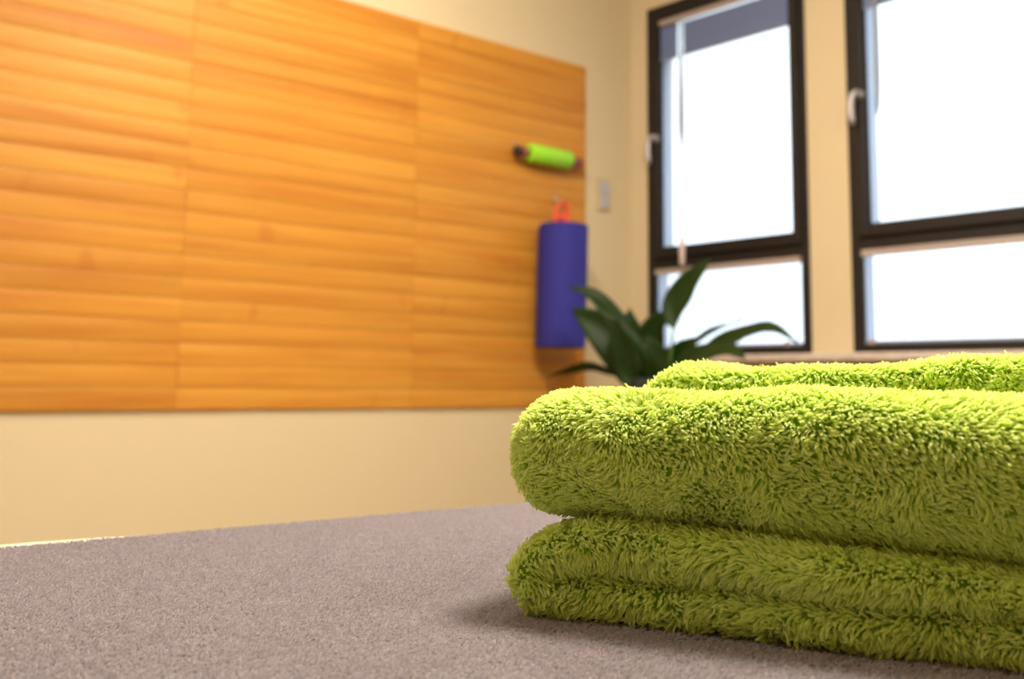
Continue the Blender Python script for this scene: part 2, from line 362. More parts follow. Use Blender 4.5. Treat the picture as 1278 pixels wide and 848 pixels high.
def low_blind(x0, x1, lab, extra):
    t = thing('venetian_blind', lab, 'blind', ((x0 + x1) / 2, YW, 1.40))
    inv = Matrix.Translation(-t.location)
    def put(n, bm, m, smooth=False):
        bmesh.ops.transform(bm, matrix=inv, verts=bm.verts); return obj(n, bm, m, t, smooth)
    put('head_rail', box(BM(), (x0 + 0.048, YW - 0.013, 1.380), (x1 - 0.043, YW + 0.010, 1.406), 0.003), M_BLINDRAIL)
    put('bottom_rail', box(BM(), (x0 + 0.052, YW - 0.009, 1.040), (x1 - 0.047, YW + 0.009, 1.052), 0.003), M_WAND)
    o = put('slats', slats(x0 + 0.052, x1 - 0.047, 1.054, 1.378, 0.0145, math.radians(4), YW + 0.0005), M_SLAT_PALE); o['kind'] = 'stuff'
    for cx in (x0 + 0.20, x0 + 0.44, x0 + 0.68): put('ladder_cord', tube(BM(), [(cx, YW - 0.010, 1.045), (cx, YW - 0.010, 1.39)], 0.0012, 6), M_CORD)
    for cx in extra: put('clip', lathe(BM(), [(0, 0.013), (0.006, 0.013), (0.010, 0.009)], (cx, YW - 0.010, 1.048), (0, -1, 0), 16), M_BLINDRAIL, True)
    return t
low_blind(*WX[0], 'lowered white venetian blind behind the plant leaves', [WX[0][1] - 0.11])
low_blind(*WX[1], 'lowered white venetian blind under the handled window', [WX[1][0] + 0.085])

def high_blind(x0, x1, zb, lab, split):
    t = thing('venetian_blind', lab, 'blind', ((x0 + x1) / 2, YW, 2.60)); inv = Matrix.Translation(-t.location)
    def put(n, bm, m, smooth=False):
        bmesh.ops.transform(bm, matrix=inv, verts=bm.verts); return obj(n, bm, m, t, smooth)
    xa, xb = x0 + 0.080, x1 - 0.068
    put('head_rail', box(BM(), (xa, YW - 0.012, 2.566), (xb, YW + 0.010, 2.592), 0.003), M_BLINDRAIL)
    for (sa, sb) in split:
        o = put('slats', slats(sa, sb, zb, 2.565, 0.0125, math.radians(76), YW + 0.0), M_SLAT_DARK); o['kind'] = 'stuff'
        put('bottom_rail', box(BM(), (sa, YW - 0.008, zb - 0.010), (sb, YW + 0.008, zb), 0.002), M_WAND)
    return t, put
x0, x1 = WX[0]
t, put = high_blind(x0, x1, 2.405, 'raised blue-grey venetian blind at top of corner window', [(x0 + 0.084, 0.292), (0.330, x1 - 0.072)])
put('wand', tube(BM(), [(0.330, YW - 0.016, 2.565), (0.330, YW - 0.02, 2.44), (0.330, YW - 0.022, 2.10)] + [(0.330, YW - 0.022, 2.04), (0.334, YW - 0.022, 1.95)], [0.005, 0.006, 0.013, 0.012, 0.005], 10), M_WAND, True)
put('pull_cord', tube(BM(), [(0.334, YW - 0.030, 1.95), (0.336, YW - 0.032, 1.53)], 0.0030, 8), M_CORD, True)
put('tassel', lathe(BM(), [(0, 0.005), (-0.01, 0.011), (-0.06, 0.014), (-0.125, 0.012), (-0.135, 0.006)], (0.336, YW - 0.034, 1.545), (0, 0, 1), 16), M_TASSEL, True)
x0, x1 = WX[1]
t, put = high_blind(x0, x1, 2.385, 'raised blue-grey venetian blind atop the handled window', [(x0 + 0.084, x1 - 0.072)])
put('wand', tube(BM(), [(x0 + 0.150, YW - 0.016, 2.565), (x0 + 0.150, YW - 0.02, 2.50), (x0 + 0.148, YW - 0.02, 2.06), (x0 + 0.145, YW - 0.02, 1.97), (x0 + 0.143, YW - 0.02, 1.93)], [0.004, 0.009, 0.0105, 0.009, 0.003], 10), M_WAND, True)

# ------------------------------------------------------------------ bamboo wall panels
PZ0, PZ1, ROWS = 0.776, 2.340, 21
PY = [3.462, 2.5035, 1.545, 0.5865, -0.372]
rowh = (PZ1 - PZ0) / ROWS
rng = np.random.default_rng(5)
def slat_mesh(length):
    bm = BM(); prof = []; hh = rowh / 2 - 0.0008
    for k_ in range(9):
        s = k_ / 8 * 2 - 1; prof.append((0.0146 + 0.0021 * (1 - abs(s) ** 3.0) , s * hh))
    prof = [(0.004, -hh)] + prof + [(0.004, hh)]
    L = length / 2 - 0.0006
    a = [bm.verts.new((x, -L, z)) for x, z in prof]; b = [bm.verts.new((x, L, z)) for x, z in prof]
    n = len(prof)
    for k_ in range(n): bm.faces.new((a[k_], a[(k_ + 1) % n], b[(k_ + 1) % n], b[k_]))
    bm.faces.new(a[::-1]); bm.faces.new(b)
    bmesh.ops.recalc_face_normals(bm, faces=bm.faces)
    me = bpy.data.meshes.new('slat'); bm.to_mesh(me); bm.free(); me.materials.append(M_BAMBOO); return me
SLAT = slat_mesh(PY[0] - PY[1])
plabs = ['bamboo wall panel nearest the windows, behind the hanging blue roll', 'middle bamboo wall panel between two upright seams',
         'bamboo wall panel at the left, farthest from the windows', 'bamboo wall panel beyond the left seam of the wall covering']
for i in range(4):
    y1, y0 = PY[i], PY[i + 1]
    t = thing('bamboo_panel', plabs[i], 'wall panel', (0.0, (y0 + y1) / 2, PZ0))
    L = (y1 - y0) / 2
    bxo('backing', (0.0005, -L + 0.001, 0.001), (0.006, L - 0.001, PZ1 - PZ0 - 0.001), M_BACKING, t)
    for r_ in range(ROWS):
        o = bpy.data.objects.new('slat', SLAT); link(o, t)
        o.location = (float(rng.uniform(-0.0012, 0.0014)), 0, (r_ + 0.5) * rowh)
        o.rotation_euler = (0, float(rng.uniform(-0.006, 0.006)), 0)

# ------------------------------------------------------------------ things hanging on the panelled wall
t = thing('massage_roller', 'bright green foam roller with dark red grips hung high on bamboo', 'roller', (0.062, 3.19, 1.868))
obj('foam_sleeve', lathe(BM(), [(-0.1225, 0.030), (-0.1205, 0.037), (-0.113, 0.041), (0.0, 0.042), (0.113, 0.041), (0.1205, 0.037), (0.1225, 0.030)], (0, 0, 0), (0, 1, 0), 32), M_GREENFOAM, t, True)
for s, nm in ((-1, 'left'), (1, 'right')):
    y = s * 0.1225
    g = obj('grip', lathe(BM(), [(0, 0.014), (0.012, 0.016), (0.02, 0.021), (0.038, 0.022), (0.046, 0.017)], (0, y, 0), (0, s, 0), 20), M_DARKRED, t, True, 'dark red grip')
    obj('end_cap', lathe(BM(), [(0, 0.015), (0.004, 0.021), (0.026, 0.022), (0.032, 0.013)], (0, y + s * 0.046, 0), (0, s, 0), 20), M_BLACK if s < 0 else M_DARKRED, g, True)
    if s > 0: obj('collar', lathe(BM(), [(-0.004, 0.020), (0.0, 0.024), (0.016, 0.024), (0.02, 0.018)], (0, y, 0), (0, s, 0), 20), M_BLACK, g, True)
for y, lab in ((3.030, 'small steel hook under the roller end farther from the window'), (3.345, 'small steel hook under the roller end nearer the window')):
    h = obj('wall_hook', tube(BM(), bez([(0.016, y, 1.925), (0.022, y, 1.835), (0.06, y, 1.815), (0.094, y, 1.84), (0.092, y, 1.875)], 14), 0.0028, 8), M_STEEL, None, True)
    tag(h, lab, 'hook')

lean = 0.016
t = thing('rolled_exercise_mat', 'thick blue exercise mat, rolled up and hanging upright on the bamboo wall', 'exercise mat', (0.150, 3.175, 1.03))
t.rotation_euler = (math.radians(-1.6), 0, 0)
bm = BM(); R0 = 0.118; H = 0.522; turns = 4.2; N = 190; thk = 0.0225
ins, outs = [], []
for k_ in range(N + 1):
    th = k_ / N * turns * 2 * PI
    ri = 0.014 + (R0 - thk - 0.014) * (k_ / N); ro = ri + thk
    a0 = th + math.radians(200) - turns * 2 * PI
    ins.append((ri * math.cos(a0), ri * math.sin(a0))); outs.append((ro * math.cos(a0), ro * math.sin(a0)))
def vring(p): return [bm.verts.new((p[0], p[1], z)) for z in (0, 0.004, H - 0.004, H)]
prev = None
for a, b in zip(ins, outs):
    nr = [bm.verts.new((a[0], a[1], z)) for z in (0, H)] + [bm.verts.new((b[0], b[1], z)) for z in (0, H)]
    if prev:
        bm.faces.new((prev[0], nr[0], nr[1], prev[1])); bm.faces.new((prev[2], prev[3], nr[3], nr[2]))
        bm.faces.new((prev[1], nr[1], nr[3], prev[3])); bm.faces.new((prev[0], prev[2], nr[2], nr[0]))
    else: bm.faces.new((nr[0], nr[1], nr[3], nr[2]))
    prev = nr
bm.faces.new((prev[0], prev[2], prev[3], prev[1]))
obj('mat_roll', bm, M_BLUE, t)
# orange-red strap: knot above the roll, two tails into the core
bm = BM()
for s in (-1, 1):
    tube(bm, bez([(-0.02, s * 0.018, H - 0.02), (-0.01, s * 0.050, H + 0.05), (-0.06, s * 0.045 + 0.06, H + 0.10), (-0.096, s * 0.006 + 0.092, H + 0.125)], 12), [0.011] * 13, 8)
lathe(bm, [(-0.022, 0.008), (-0.014, 0.02), (0.0, 0.025), (0.014, 0.02), (0.022, 0.008)], (-0.040, 0.03, H + 0.045), (0.3, 1, 0.2), 14)
obj('hanging_strap', bm, M_REDSTRAP, t, True, 'orange-red knotted hanging strap')
h = obj('wall_hook', tube(BM(), bez([(0.016, 3.265, 1.72), (0.03, 3.265, 1.655), (0.06, 3.265, 1.65), (0.058, 3.265, 1.69)], 12), 0.0035, 8), M_STEEL, None, True)
tag(h, 'small steel hook holding the strap of the blue mat', 'hook')

t = thing('light_switch', 'narrow pale grey wall switch between bamboo panel and window', 'switch', (0.0, 3.588, 1.755))
obj('switch_frame', box(BM(), (0.0, -0.040, -0.078), (0.010, 0.040, 0.078), 0.004), M_SWITCHFRAME, t)
for zc in (-0.034, 0.034): obj('rocker', box(BM(), (0.009, -0.029, zc - 0.031), (0.016, 0.034, zc + 0.031), 0.003), M_SWITCH, t)

# ------------------------------------------------------------------ potted plant by the corner window
t = thing('potted_plant', 'broad-leaved dark green peace lily in a tall dark planter before the corner window', 'plant', (0.80, 3.10, 0.0))
PO = Vector((0.80, 3.10, 0.0))
obj('planter', lathe(BM(), [(0.0, 0.10), (0.01, 0.108), (0.86, 0.128), (0.895, 0.132), (0.9, 0.128), (0.895, 0.122), (0.86, 0.118), (0.85, 0.10)], (0, 0, 0), (0, 0, 1), 40), M_PLANTER, t, True)
obj('soil', lathe(BM(), [(0.85, 0.117), (0.862, 0.117), (0.870, 0.06), (0.872, 0.002)], (0, 0, 0), (0, 0, 1), 32), M_SOIL, t, True)

def leaf(ctrl, width, roll, fold=0.25, wave=0.008):
    # ctrl: base, two mid points and tip, relative to the planter's foot -> solid blade with midrib fold
    pts = bez(ctrl, 16); bm = BM(); uv = bm.loops.layers.uv.new('UVMap'); th = 0.0012
    view = Vector((0.645, -0.746, 0.169)); top, bot, uvs = [], [], {}   # the leaves face into the room
    for i, p in enumerate(pts):
        tn = (pts[min(i + 1, 16)] - pts[max(i - 1, 0)]).normalized()
        side = tn.cross(view).normalized(); nrm = side.cross(tn).normalized()
        c_, s_ = math.cos(roll), math.sin(roll); side, nrm = side * c_ + nrm * s_, nrm * c_ - side * s_
        s = i / 16; wd = width * max(0.02, (math.sin(PI * s ** 0.75) ** 0.85) if 0 < s < 1 else 0.02)
        r1, r2 = [], []
        for j in range(7):
            q = j / 3 - 1
            co = p + side * (q * wd) + nrm * (abs(q) * wd * fold + wave * math.sin(s * 11 + j) * abs(q))
            v1 = bm.verts.new(co); v2 = bm.verts.new(co - nrm * th); r1.append(v1); r2.append(v2)
            uvs[v1] = uvs[v2] = (s, q * 0.5 + 0.5)
        top.append(r1); bot.append(r2)
    for i in range(16):
        for j in range(6):
            bm.faces.new((top[i][j], top[i][j + 1], top[i + 1][j + 1], top[i + 1][j])); bm.faces.new((bot[i][j], bot[i + 1][j], bot[i + 1][j + 1], bot[i][j + 1]))
        bm.faces.new((top[i][0], top[i + 1][0], bot[i + 1][0], bot[i][0])); bm.faces.new((top[i][6], bot[i][6], bot[i + 1][6], top[i + 1][6]))
    bm.faces.new(top[0][::-1] + bot[0]); bm.faces.new(top[16] + bot[16][::-1])
    for f in bm.faces:
        for l in f.loops: l[uv].uv = uvs[l.vert]
    lf = obj('leaf', bm, M_LEAF, t, True)
    b = pts[0]; root = Vector((b.x * 0.15, b.y * 0.15, 0.862))
    if b.z > 0.88:
        obj('leaf_stalk', tube(BM(), bez([root, root.lerp(b, 0.4) + Vector((0, 0, 0.03)), b - (pts[1] - b) * 0.6, pts[1]], 8), [0.007] * 4 + [0.0055] * 3 + [0.0045, 0.003], 8), M_STALK, lf, True)

for L_ in [
    ([(0.0596, -0.0200, 1.0776), (0.0088, 0.0000, 1.2122), (0.1475, 0.0000, 1.2517), (0.1957, 0.0200, 1.3382)], 0.050, 0.25),        # upright leaf against the lower pane
    ([(-0.1089, -0.0500, 0.9606), (-0.1194, -0.1000, 1.1161), (-0.1970, -0.1500, 1.2205), (-0.3416, -0.1800, 1.2549)], 0.046, -0.55),       # arching over the blue roll
    ([(-0.0801, -0.0200, 0.8409), (-0.0711, -0.1000, 0.9949), (-0.1704, -0.1600, 1.0911), (-0.3027, -0.2000, 1.1676)], 0.085, 0.10),        # big leaf on the left
    ([(-0.1403, 0.0200, 0.8828), (-0.1811, 0.0200, 0.9997), (-0.2060, 0.0200, 1.0873), (-0.2063, 0.0300, 1.1755)], 0.060, 0.0),
    ([(-0.1334, 0.0400, 0.9074), (-0.1326, 0.0400, 1.0303), (-0.0951, 0.0400, 1.1154), (-0.0031, 0.0500, 1.1550)], 0.060, 0.2),
    ([(-0.0499, -0.0800, 0.8707), (-0.0933, -0.1200, 0.9293), (-0.0893, -0.1500, 1.0235), (-0.0769, -0.1800, 1.1257)], 0.060, 0.3),
    ([(-0.0457, 0.0600, 0.9320), (0.0015, 0.0800, 1.0288), (0.0925, 0.1200, 1.0581), (0.2481, 0.1400, 1.1222)], 0.026, 0.9),         # slim leaf to the right
    ([(0.0722, -0.0500, 0.9416), (0.2846, -0.1200, 0.9890), (0.3942, -0.1500, 0.9947), (0.4986, -0.1800, 0.9685)], 0.060, 0.7),
    ([(0.1437, 0.0000, 0.9769), (0.3616, -0.0400, 1.0454), (0.4923, -0.0800, 1.0997), (0.6485, -0.1000, 1.0202)], 0.050, 0.75),         # far right drooping leaf
    ([(0.0042, 0.0200, 0.9074), (0.0205, 0.0200, 0.9728), (0.0441, 0.0200, 1.0082), (0.1433, 0.0200, 1.0532)], 0.040, 0.2),
    ([(-0.2322, 0.0200, 0.9070), (-0.4153, 0.0600, 0.9653), (-0.5752, 0.0800, 0.9571), (-0.7482, 0.1000, 0.9003)], 0.022, 0.8),         # low thin leaf before the panel
    ([(0.0091, -0.0800, 0.8770), (0.0543, -0.1000, 0.9350), (0.0570, -0.1200, 0.9924), (0.0289, -0.1400, 1.0563)], 0.050, -0.2),
]: leaf(*L_)

# ------------------------------------------------------------------ massage table, sheet and cover
TX0, TX1, TY0, TY1, TZ = 2.617, 3.385, -0.75, 1.30, 0.751
t = thing('massage_table', 'padded massage table with wooden legs under the grey-brown fleece', 'table', ((TX0 + TX1) / 2, (TY0 + TY1) / 2, 0))
hx, hy = (TX1 - TX0) / 2, (TY1 - TY0) / 2
obj('cushion', box(BM(), (-hx - 0.044, -hy + 0.01, 0.665), (hx - 0.034, hy - 0.01, TZ - 0.018), 0.02, 4), M_VINYL, t, True)
bm = BM(); ring_ = [((-hx + 0.03, -hy + 0.05, 0.575), (hx - 0.03, -hy + 0.075, 0.665)), ((-hx + 0.03, hy - 0.075, 0.575), (hx - 0.03, hy - 0.05, 0.665)),
                    ((-hx + 0.03, -hy + 0.075, 0.575), (-hx + 0.055, hy - 0.075, 0.665)), ((hx - 0.055, -hy + 0.075, 0.575), (hx - 0.03, hy - 0.075, 0.665))]
for a, b in ring_: box(bm, a, b, 0.004)
obj('apron', bm, M_BEECH, t)
for sx in (-1, 1):
    for sy in (-1, 1): obj('leg', box(BM(), (sx * (hx - 0.08) - 0.025, sy * (hy - 0.13) - 0.025, 0), (sx * (hx - 0.08) + 0.025, sy * (hy - 0.13) + 0.025, 0.6), 0.006), M_BEECH, t)

def drape(name, x0, x1, y0, y1, z, drop, thick, material, rad=0.012, wob=0.0):
    # cloth lying on the cushion with edges bending down on all sides (a shell with thickness)
    xs = np.concatenate([[x0 - rad] * 2, x0 - rad * np.sin(np.linspace(PI / 2, 0, 6))[0:-1], np.linspace(x0, x1, 34), x1 + rad * np.sin(np.linspace(0, PI / 2, 6))[1:], [x1 + rad] * 2])
    dz1 = np.concatenate([[drop, rad + 0.01], rad - rad * np.cos(np.linspace(PI / 2, 0, 6))[0:-1], np.zeros(34), rad - rad * np.cos(np.linspace(0, PI / 2, 6))[1:], [rad + 0.01, drop]])
    ys = np.concatenate([[y0 - rad] * 2, y0 - rad * np.sin(np.linspace(PI / 2, 0, 6))[0:-1], np.linspace(y0, y1, 70), y1 + rad * np.sin(np.linspace(0, PI / 2, 6))[1:], [y1 + rad] * 2])
    dz2 = np.concatenate([[drop, rad + 0.01], rad - rad * np.cos(np.linspace(PI / 2, 0, 6))[0:-1], np.zeros(70), rad - rad * np.cos(np.linspace(0, PI / 2, 6))[1:], [rad + 0.01, drop]])
    X, Y = np.meshgrid(xs, ys, indexing='ij'); D1, D2 = np.meshgrid(dz1, dz2, indexing='ij'); D = np.maximum(D1, D2)
    edge = np.where(D > rad * 1.2, 1.0, 0.0)
    Xo = X + edge * wob * np.sin(Y * 17 + 0.7) * np.sign(X - (x0 + x1) / 2); Yo = Y + edge * wob * np.sin(X * 19) * np.sign(Y - (y0 + y1) / 2)
    Z = z - D
    nx, ny = X.shape; V = np.stack([Xo, Yo, Z], -1).reshape(-1, 3)
    idx = np.arange(nx * ny).reshape(nx, ny); q = np.stack([idx[:-1, :-1], idx[1:, :-1], idx[1:, 1:], idx[:-1, 1:]], -1).reshape(-1, 4)
    me = bpy.data.meshes.new(name); me.from_pydata(V.tolist(), [], q.tolist()); me.update()
    o = meshobj(name, me, material, None, True)
    md = o.modifiers.new('thickness', 'SOLIDIFY'); md.thickness = thick; md.offset = -1
    return o
sh = drape('bed_sheet', TX0 - 0.046, TX1 - 0.032, TY0 + 0.02, TY1 - 0.02, TZ - 0.0045, 0.10, 0.002, M_SHEET, 0.014)
for v in sh.data.vertices:       # the soft edge of the cushion sinks away from the near end
    if v.co.x < TX0 + 0.0: v.co.z -= 0.010 * min(1.0, max(0.0, (v.co.y - 0.30) / 0.45))
tag(sh, 'cream cotton sheet showing as a pale line along the far table edge', 'sheet')
cv = drape('fleece_cover', TX0 + 0.012, TX1 - 0.010, TY0 + 0.02, TY1 - 0.02, TZ, 0.055, 0.004, M_COVER, 0.010, 0.0015)
tag(cv, 'grey-brown fleece cover spread over the massage table', 'cover')

# ------------------------------------------------------------------ lime green towels
TA = Vector((3.046, 0.409, TZ)); TU = Vector((0.93, 0.368, 0)).normalized(); TV = Vector((-TU.y, TU.x, 0))
TROT = math.atan2(TU.y, TU.x)

class VNoise:
    def __init__(s, seed): s.g = np.random.default_rng(seed).uniform(-1, 1, (32, 32, 32, 3))
    def __call__(s, P):
        i = np.floor(P).astype(int); f = P - i; f = f * f * (3 - 2 * f); out = np.zeros((len(P), 3))
        for a in (0, 1):
            for b in (0, 1):
                for c in (0, 1):
                    wgt = np.where(a, f[:, 0], 1 - f[:, 0]) * np.where(b, f[:, 1], 1 - f[:, 1]) * np.where(c, f[:, 2], 1 - f[:, 2])
                    out += wgt[:, None] * s.g[(i[:, 0] + a) % 32, (i[:, 1] + b) % 32, (i[:, 2] + c) % 32]
        return out
VN = [VNoise(k_) for k_ in range(4)]

def grid_box(nx, ny, nz):
    # closed unit box surface (-1..1) split into a grid: verts, quads
    idx = {}; V = []; Q = []
    def vid(i, j, k_):
        if (i, j, k_) not in idx: idx[(i, j, k_)] = len(V); V.append((2 * i / nx - 1, 2 * j / ny - 1, 2 * k_ / nz - 1))
        return idx[(i, j, k_)]
    for i in range(nx):
        for j in range(ny):
            Q.append((vid(i, j, 0), vid(i, j + 1, 0), vid(i + 1, j + 1, 0), vid(i + 1, j, 0))); Q.append((vid(i, j, nz), vid(i + 1, j, nz), vid(i + 1, j + 1, nz), vid(i, j + 1, nz)))
        for k_ in range(nz):
            Q.append((vid(i, 0, k_), vid(i + 1, 0, k_), vid(i + 1, 0, k_ + 1), vid(i, 0, k_ + 1))); Q.append((vid(i, ny, k_), vid(i, ny, k_ + 1), vid(i + 1, ny, k_ + 1), vid(i + 1, ny, k_)))
    for j in range(ny):
        for k_ in range(nz):
            Q.append((vid(0, j, k_), vid(0, j, k_ + 1), vid(0, j + 1, k_ + 1), vid(0, j + 1, k_))); Q.append((vid(nx, j, k_), vid(nx, j + 1, k_), vid(nx, j + 1, k_ + 1), vid(nx, j, k_ + 1)))
    return np.array(V, float), np.array(Q)

def rounded(lo, hi, radii, n):
    V, Q = grid_box(*n); lo, hi, radii = map(np.array, (lo, hi, radii)); c = (lo + hi) / 2; h = (hi - lo) / 2
    # concentrate samples near the rounded rims
    Vs = np.sign(V) * (1 - (1 - np.abs(V)) ** 1.25)
    P = Vs * h; q = np.clip(P, -(h - radii), h - radii); d = (P - q) / radii; l = np.linalg.norm(d, axis=1, keepdims=True)
    # push the corner grid to a unit ball: use the max-norm so the distribution stays even
    m = np.abs(d).max(axis=1, keepdims=True); d = np.where(l > 1e-9, d / np.maximum(l, 1e-9) * m, d)
    return q + d * radii + c, Q

def towel_mesh(name, V, Q, parent):
    me = bpy.data.meshes.new(name); me.from_pydata(V.tolist(), [], Q.tolist()); me.update()
    return meshobj(name, me, M_TOWEL, parent, True)

def vnormals(V, Q):
    n = np.cross(V[Q[:, 2]] - V[Q[:, 0]], V[Q[:, 3]] - V[Q[:, 1]]); N = np.zeros_like(V)
    for k_ in range(4): np.add.at(N, Q[:, k_], n)
    return N / np.maximum(np.linalg.norm(N, axis=1, keepdims=True), 1e-12)

def pile(V, Q, parent, dens, length, seed, keep, comb, strands=6, lift=0.7, wild=(1.0, 0.9, 0.22), spread=0.00078, rad=(0.00024, 0.00028, 0.00027, 0.00023, 0.00012), material=None, taps=(0, 0.25, 0.5, 0.75, 1.0), label='soft combed lime pile'):
    """tufts of pile: each tuft is a few fibres converging to a bent tip"""
    r = np.random.default_rng(seed); N = vnormals(V, Q)
    tri = np.concatenate([Q[:, [0, 1, 2]], Q[:, [0, 2, 3]]])
    cen = V[tri].mean(1); cn = N[tri].mean(1)
    ar = 0.5 * np.linalg.norm(np.cross(V[tri[:, 1]] - V[tri[:, 0]], V[tri[:, 2]] - V[tri[:, 0]]), axis=1) * keep(cen, cn)
    n = int(ar.sum() * dens); pick = r.choice(len(tri), n, p=ar / ar.sum())
    b = r.random((n, 2)); fl = b.sum(1) > 1; b[fl] = 1 - b[fl]; wts = np.stack([1 - b.sum(1), b[:, 0], b[:, 1]], 1)[:, :, None]
    P = (V[tri[pick]] * wts).sum(1); Nn = (N[tri[pick]] * wts).sum(1); Nn /= np.linalg.norm(Nn, axis=1, keepdims=True)
    flow = comb(P) + wild[0] * VN[0](P * 45 + seed) + wild[1] * VN[1](P * 150 + 3) + wild[2] * r.normal(0, 1, P.shape)
    T = flow - Nn * (flow * Nn).sum(1, keepdims=True); T /= np.maximum(np.linalg.norm(T, axis=1, keepdims=True), 1e-9)
    L = length * r.uniform(0.7, 1.25, (n, 1)); up = lift * r.uniform(0.6, 1.5, (n, 1))
    tip = P + (Nn * up + T * 0.85) * L
    mid = P + (Nn * (up * 0.85) + T * 0.30) * L
    stray = r.random(n) < 0.015
    tip[stray] += Nn[stray] * length * 0.5
    S = strands; B = np.cross(Nn, T)
    pts = np.zeros((n, S, len(taps), 3))
    for s in range(S):
        ang = r.uniform(0, 2 * PI, (n, 1)); rr = spread * np.sqrt(r.random((n, 1)))
        off = (T * np.cos(ang) + B * np.sin(ang)) * rr
        p0 = P + off - Nn * 0.0005; p2 = mid + off * 0.80 + r.normal(0, 0.00010, P.shape); p4 = tip + off * 0.22 + r.normal(0, 0.00016, P.shape)
        for k_, tt in enumerate(taps):
            pts[:, s, k_] = p0 * (1 - tt) ** 2 + 2 * p2 * tt * (1 - tt) + p4 * tt * tt
    nc = n * S
    hc = bpy.data.hair_curves.new('pile'); hc.add_curves([len(taps)] * nc)
    hc.attributes['position'].data.foreach_set('vector', pts.reshape(-1).astype(np.float32))
    ra = hc.attributes.get('radius') or hc.attributes.new('radius', 'FLOAT', 'POINT')
    ra.data.foreach_set('value', np.tile(np.array(rad, np.float32), nc))
    hc.materials.append(material or M_PILE)
    o = bpy.data.objects.new('pile', hc); link(o, parent); o['kind'] = 'stuff'; o['label'] = label
    return o

DENS = 0.62e6      # tufts per square metre
# -- lower towel: folded once like a lying U, the fold at the left end
t = thing('folded_towel', 'flat lime green towel folded in two layers at the bottom of the pile', 'towel', TA, TROT)
up_c, lo_c = 0.0382, 0.0112; cyc = (up_c + lo_c) / 2; rr = (up_c - lo_c) / 2; A_END = 0.33
path = []
for a in np.linspace(A_END, 0.001, 56): path.append((a, up_c, 0.0136, 0.0))
for th in np.linspace(90, 270, 22)[1:-1]:
    k_ = (th - 90) / 180; path.append((0.001 + rr * math.cos(math.radians(th)) * 0.95, cyc + rr * math.sin(math.radians(th)), 0.0136 * (1 - k_) + 0.0098 * k_, k_))
for a in np.linspace(0.001, A_END, 56): path.append((a, lo_c, 0.0098, 1.0))
path = np.array(path); npth = len(path)
tang = np.gradient(path[:, :2], axis=0); tang /= np.linalg.norm(tang, axis=1, keepdims=True); nor = np.stack([tang[:, 1], -tang[:, 0]], 1)   # outward
cs = []
for th in np.linspace(90, 270, 13): cs.append((0, math.cos(math.radians(th)), math.sin(math.radians(th))))
for q in np.linspace(0, 1, 24)[1:-1]: cs.append((q, 0, -1))
for th in np.linspace(-90, 90, 13): cs.append((1, math.cos(math.radians(th)), math.sin(math.radians(th))))
for q in np.linspace(1, 0, 24)[1:-1]: cs.append((q, 0, 1))
V0, V1 = -0.006, 0.285; V = []
for i in range(npth):
    a, z, h, lay = path[i]
    for q, cv_, cn_ in cs:
        vv = (V0 + h) + q * (V1 - V0 - 2 * h) + cv_ * h * 1.0
        V.append((a + nor[i, 0] * cn_ * h, vv, z + nor[i, 1] * cn_ * h))
V = np.array(V); ncs = len(cs); Q = []
for i in range(npth - 1):
    for j in range(ncs): Q.append((i * ncs + j, i * ncs + (j + 1) % ncs, (i + 1) * ncs + (j + 1) % ncs, (i + 1) * ncs + j))
Q = np.array(Q)
lay = np.repeat(path[:, 3], ncs)
V[:, 2] -= np.clip(V[:, 0], 0, 1) * 0.052 * np.clip((V[:, 2] - 0.022) / 0.03, 0, 1)          # pressed down towards the right
V[:, 2] -= np.clip((0.028 - V[:, 0]) / 0.05, 0, 1) * 0.013 * np.clip((V[:, 2] - 0.018) / 0.03, 0, 1)
V[:, 1] += (VN[2](V * 22)[:, 0] * 0.003 + 0.003 * np.sin(V[:, 0] * 30)) * np.clip(1 - V[:, 1] / 0.1, 0, 1)
V += VN[3](V * 30) * 0.0012
V[:, 2] = np.maximum(V[:, 2], 0.0012)
# orient faces outward
_n = np.cross(V[Q[:, 2]] - V[Q[:, 0]], V[Q[:, 3]] - V[Q[:, 1]]); _mid = len(Q) // 4
_test = [k_ for k_ in range(ncs) if cs[k_][2] == 1][5]
if _n[_test][2] < 0: Q = Q[:, ::-1]
nV = len(V)
ends = [list(range(ncs)), list(range((npth - 1) * ncs, npth * ncs))]
o = bpy.data.meshes.new('towel_cloth'); o.from_pydata(V.tolist(), [], Q.tolist() + ends); o.update()
meshobj('towel_cloth', o, M_TOWEL, t, True)
pile(V, Q, t, DENS, 0.0044, 11, lambda c, n: np.where(c[:, 2] < 0.004, 0.2, 1.0) * np.where((c[:, 1] > 0.05) & (c[:, 0] > 0.02), 0.22, 1.0), lambda P: np.stack([-0.2 + 0 * P[:, 0], 0 * P[:, 0], -0.55 + 0 * P[:, 0]], 1))

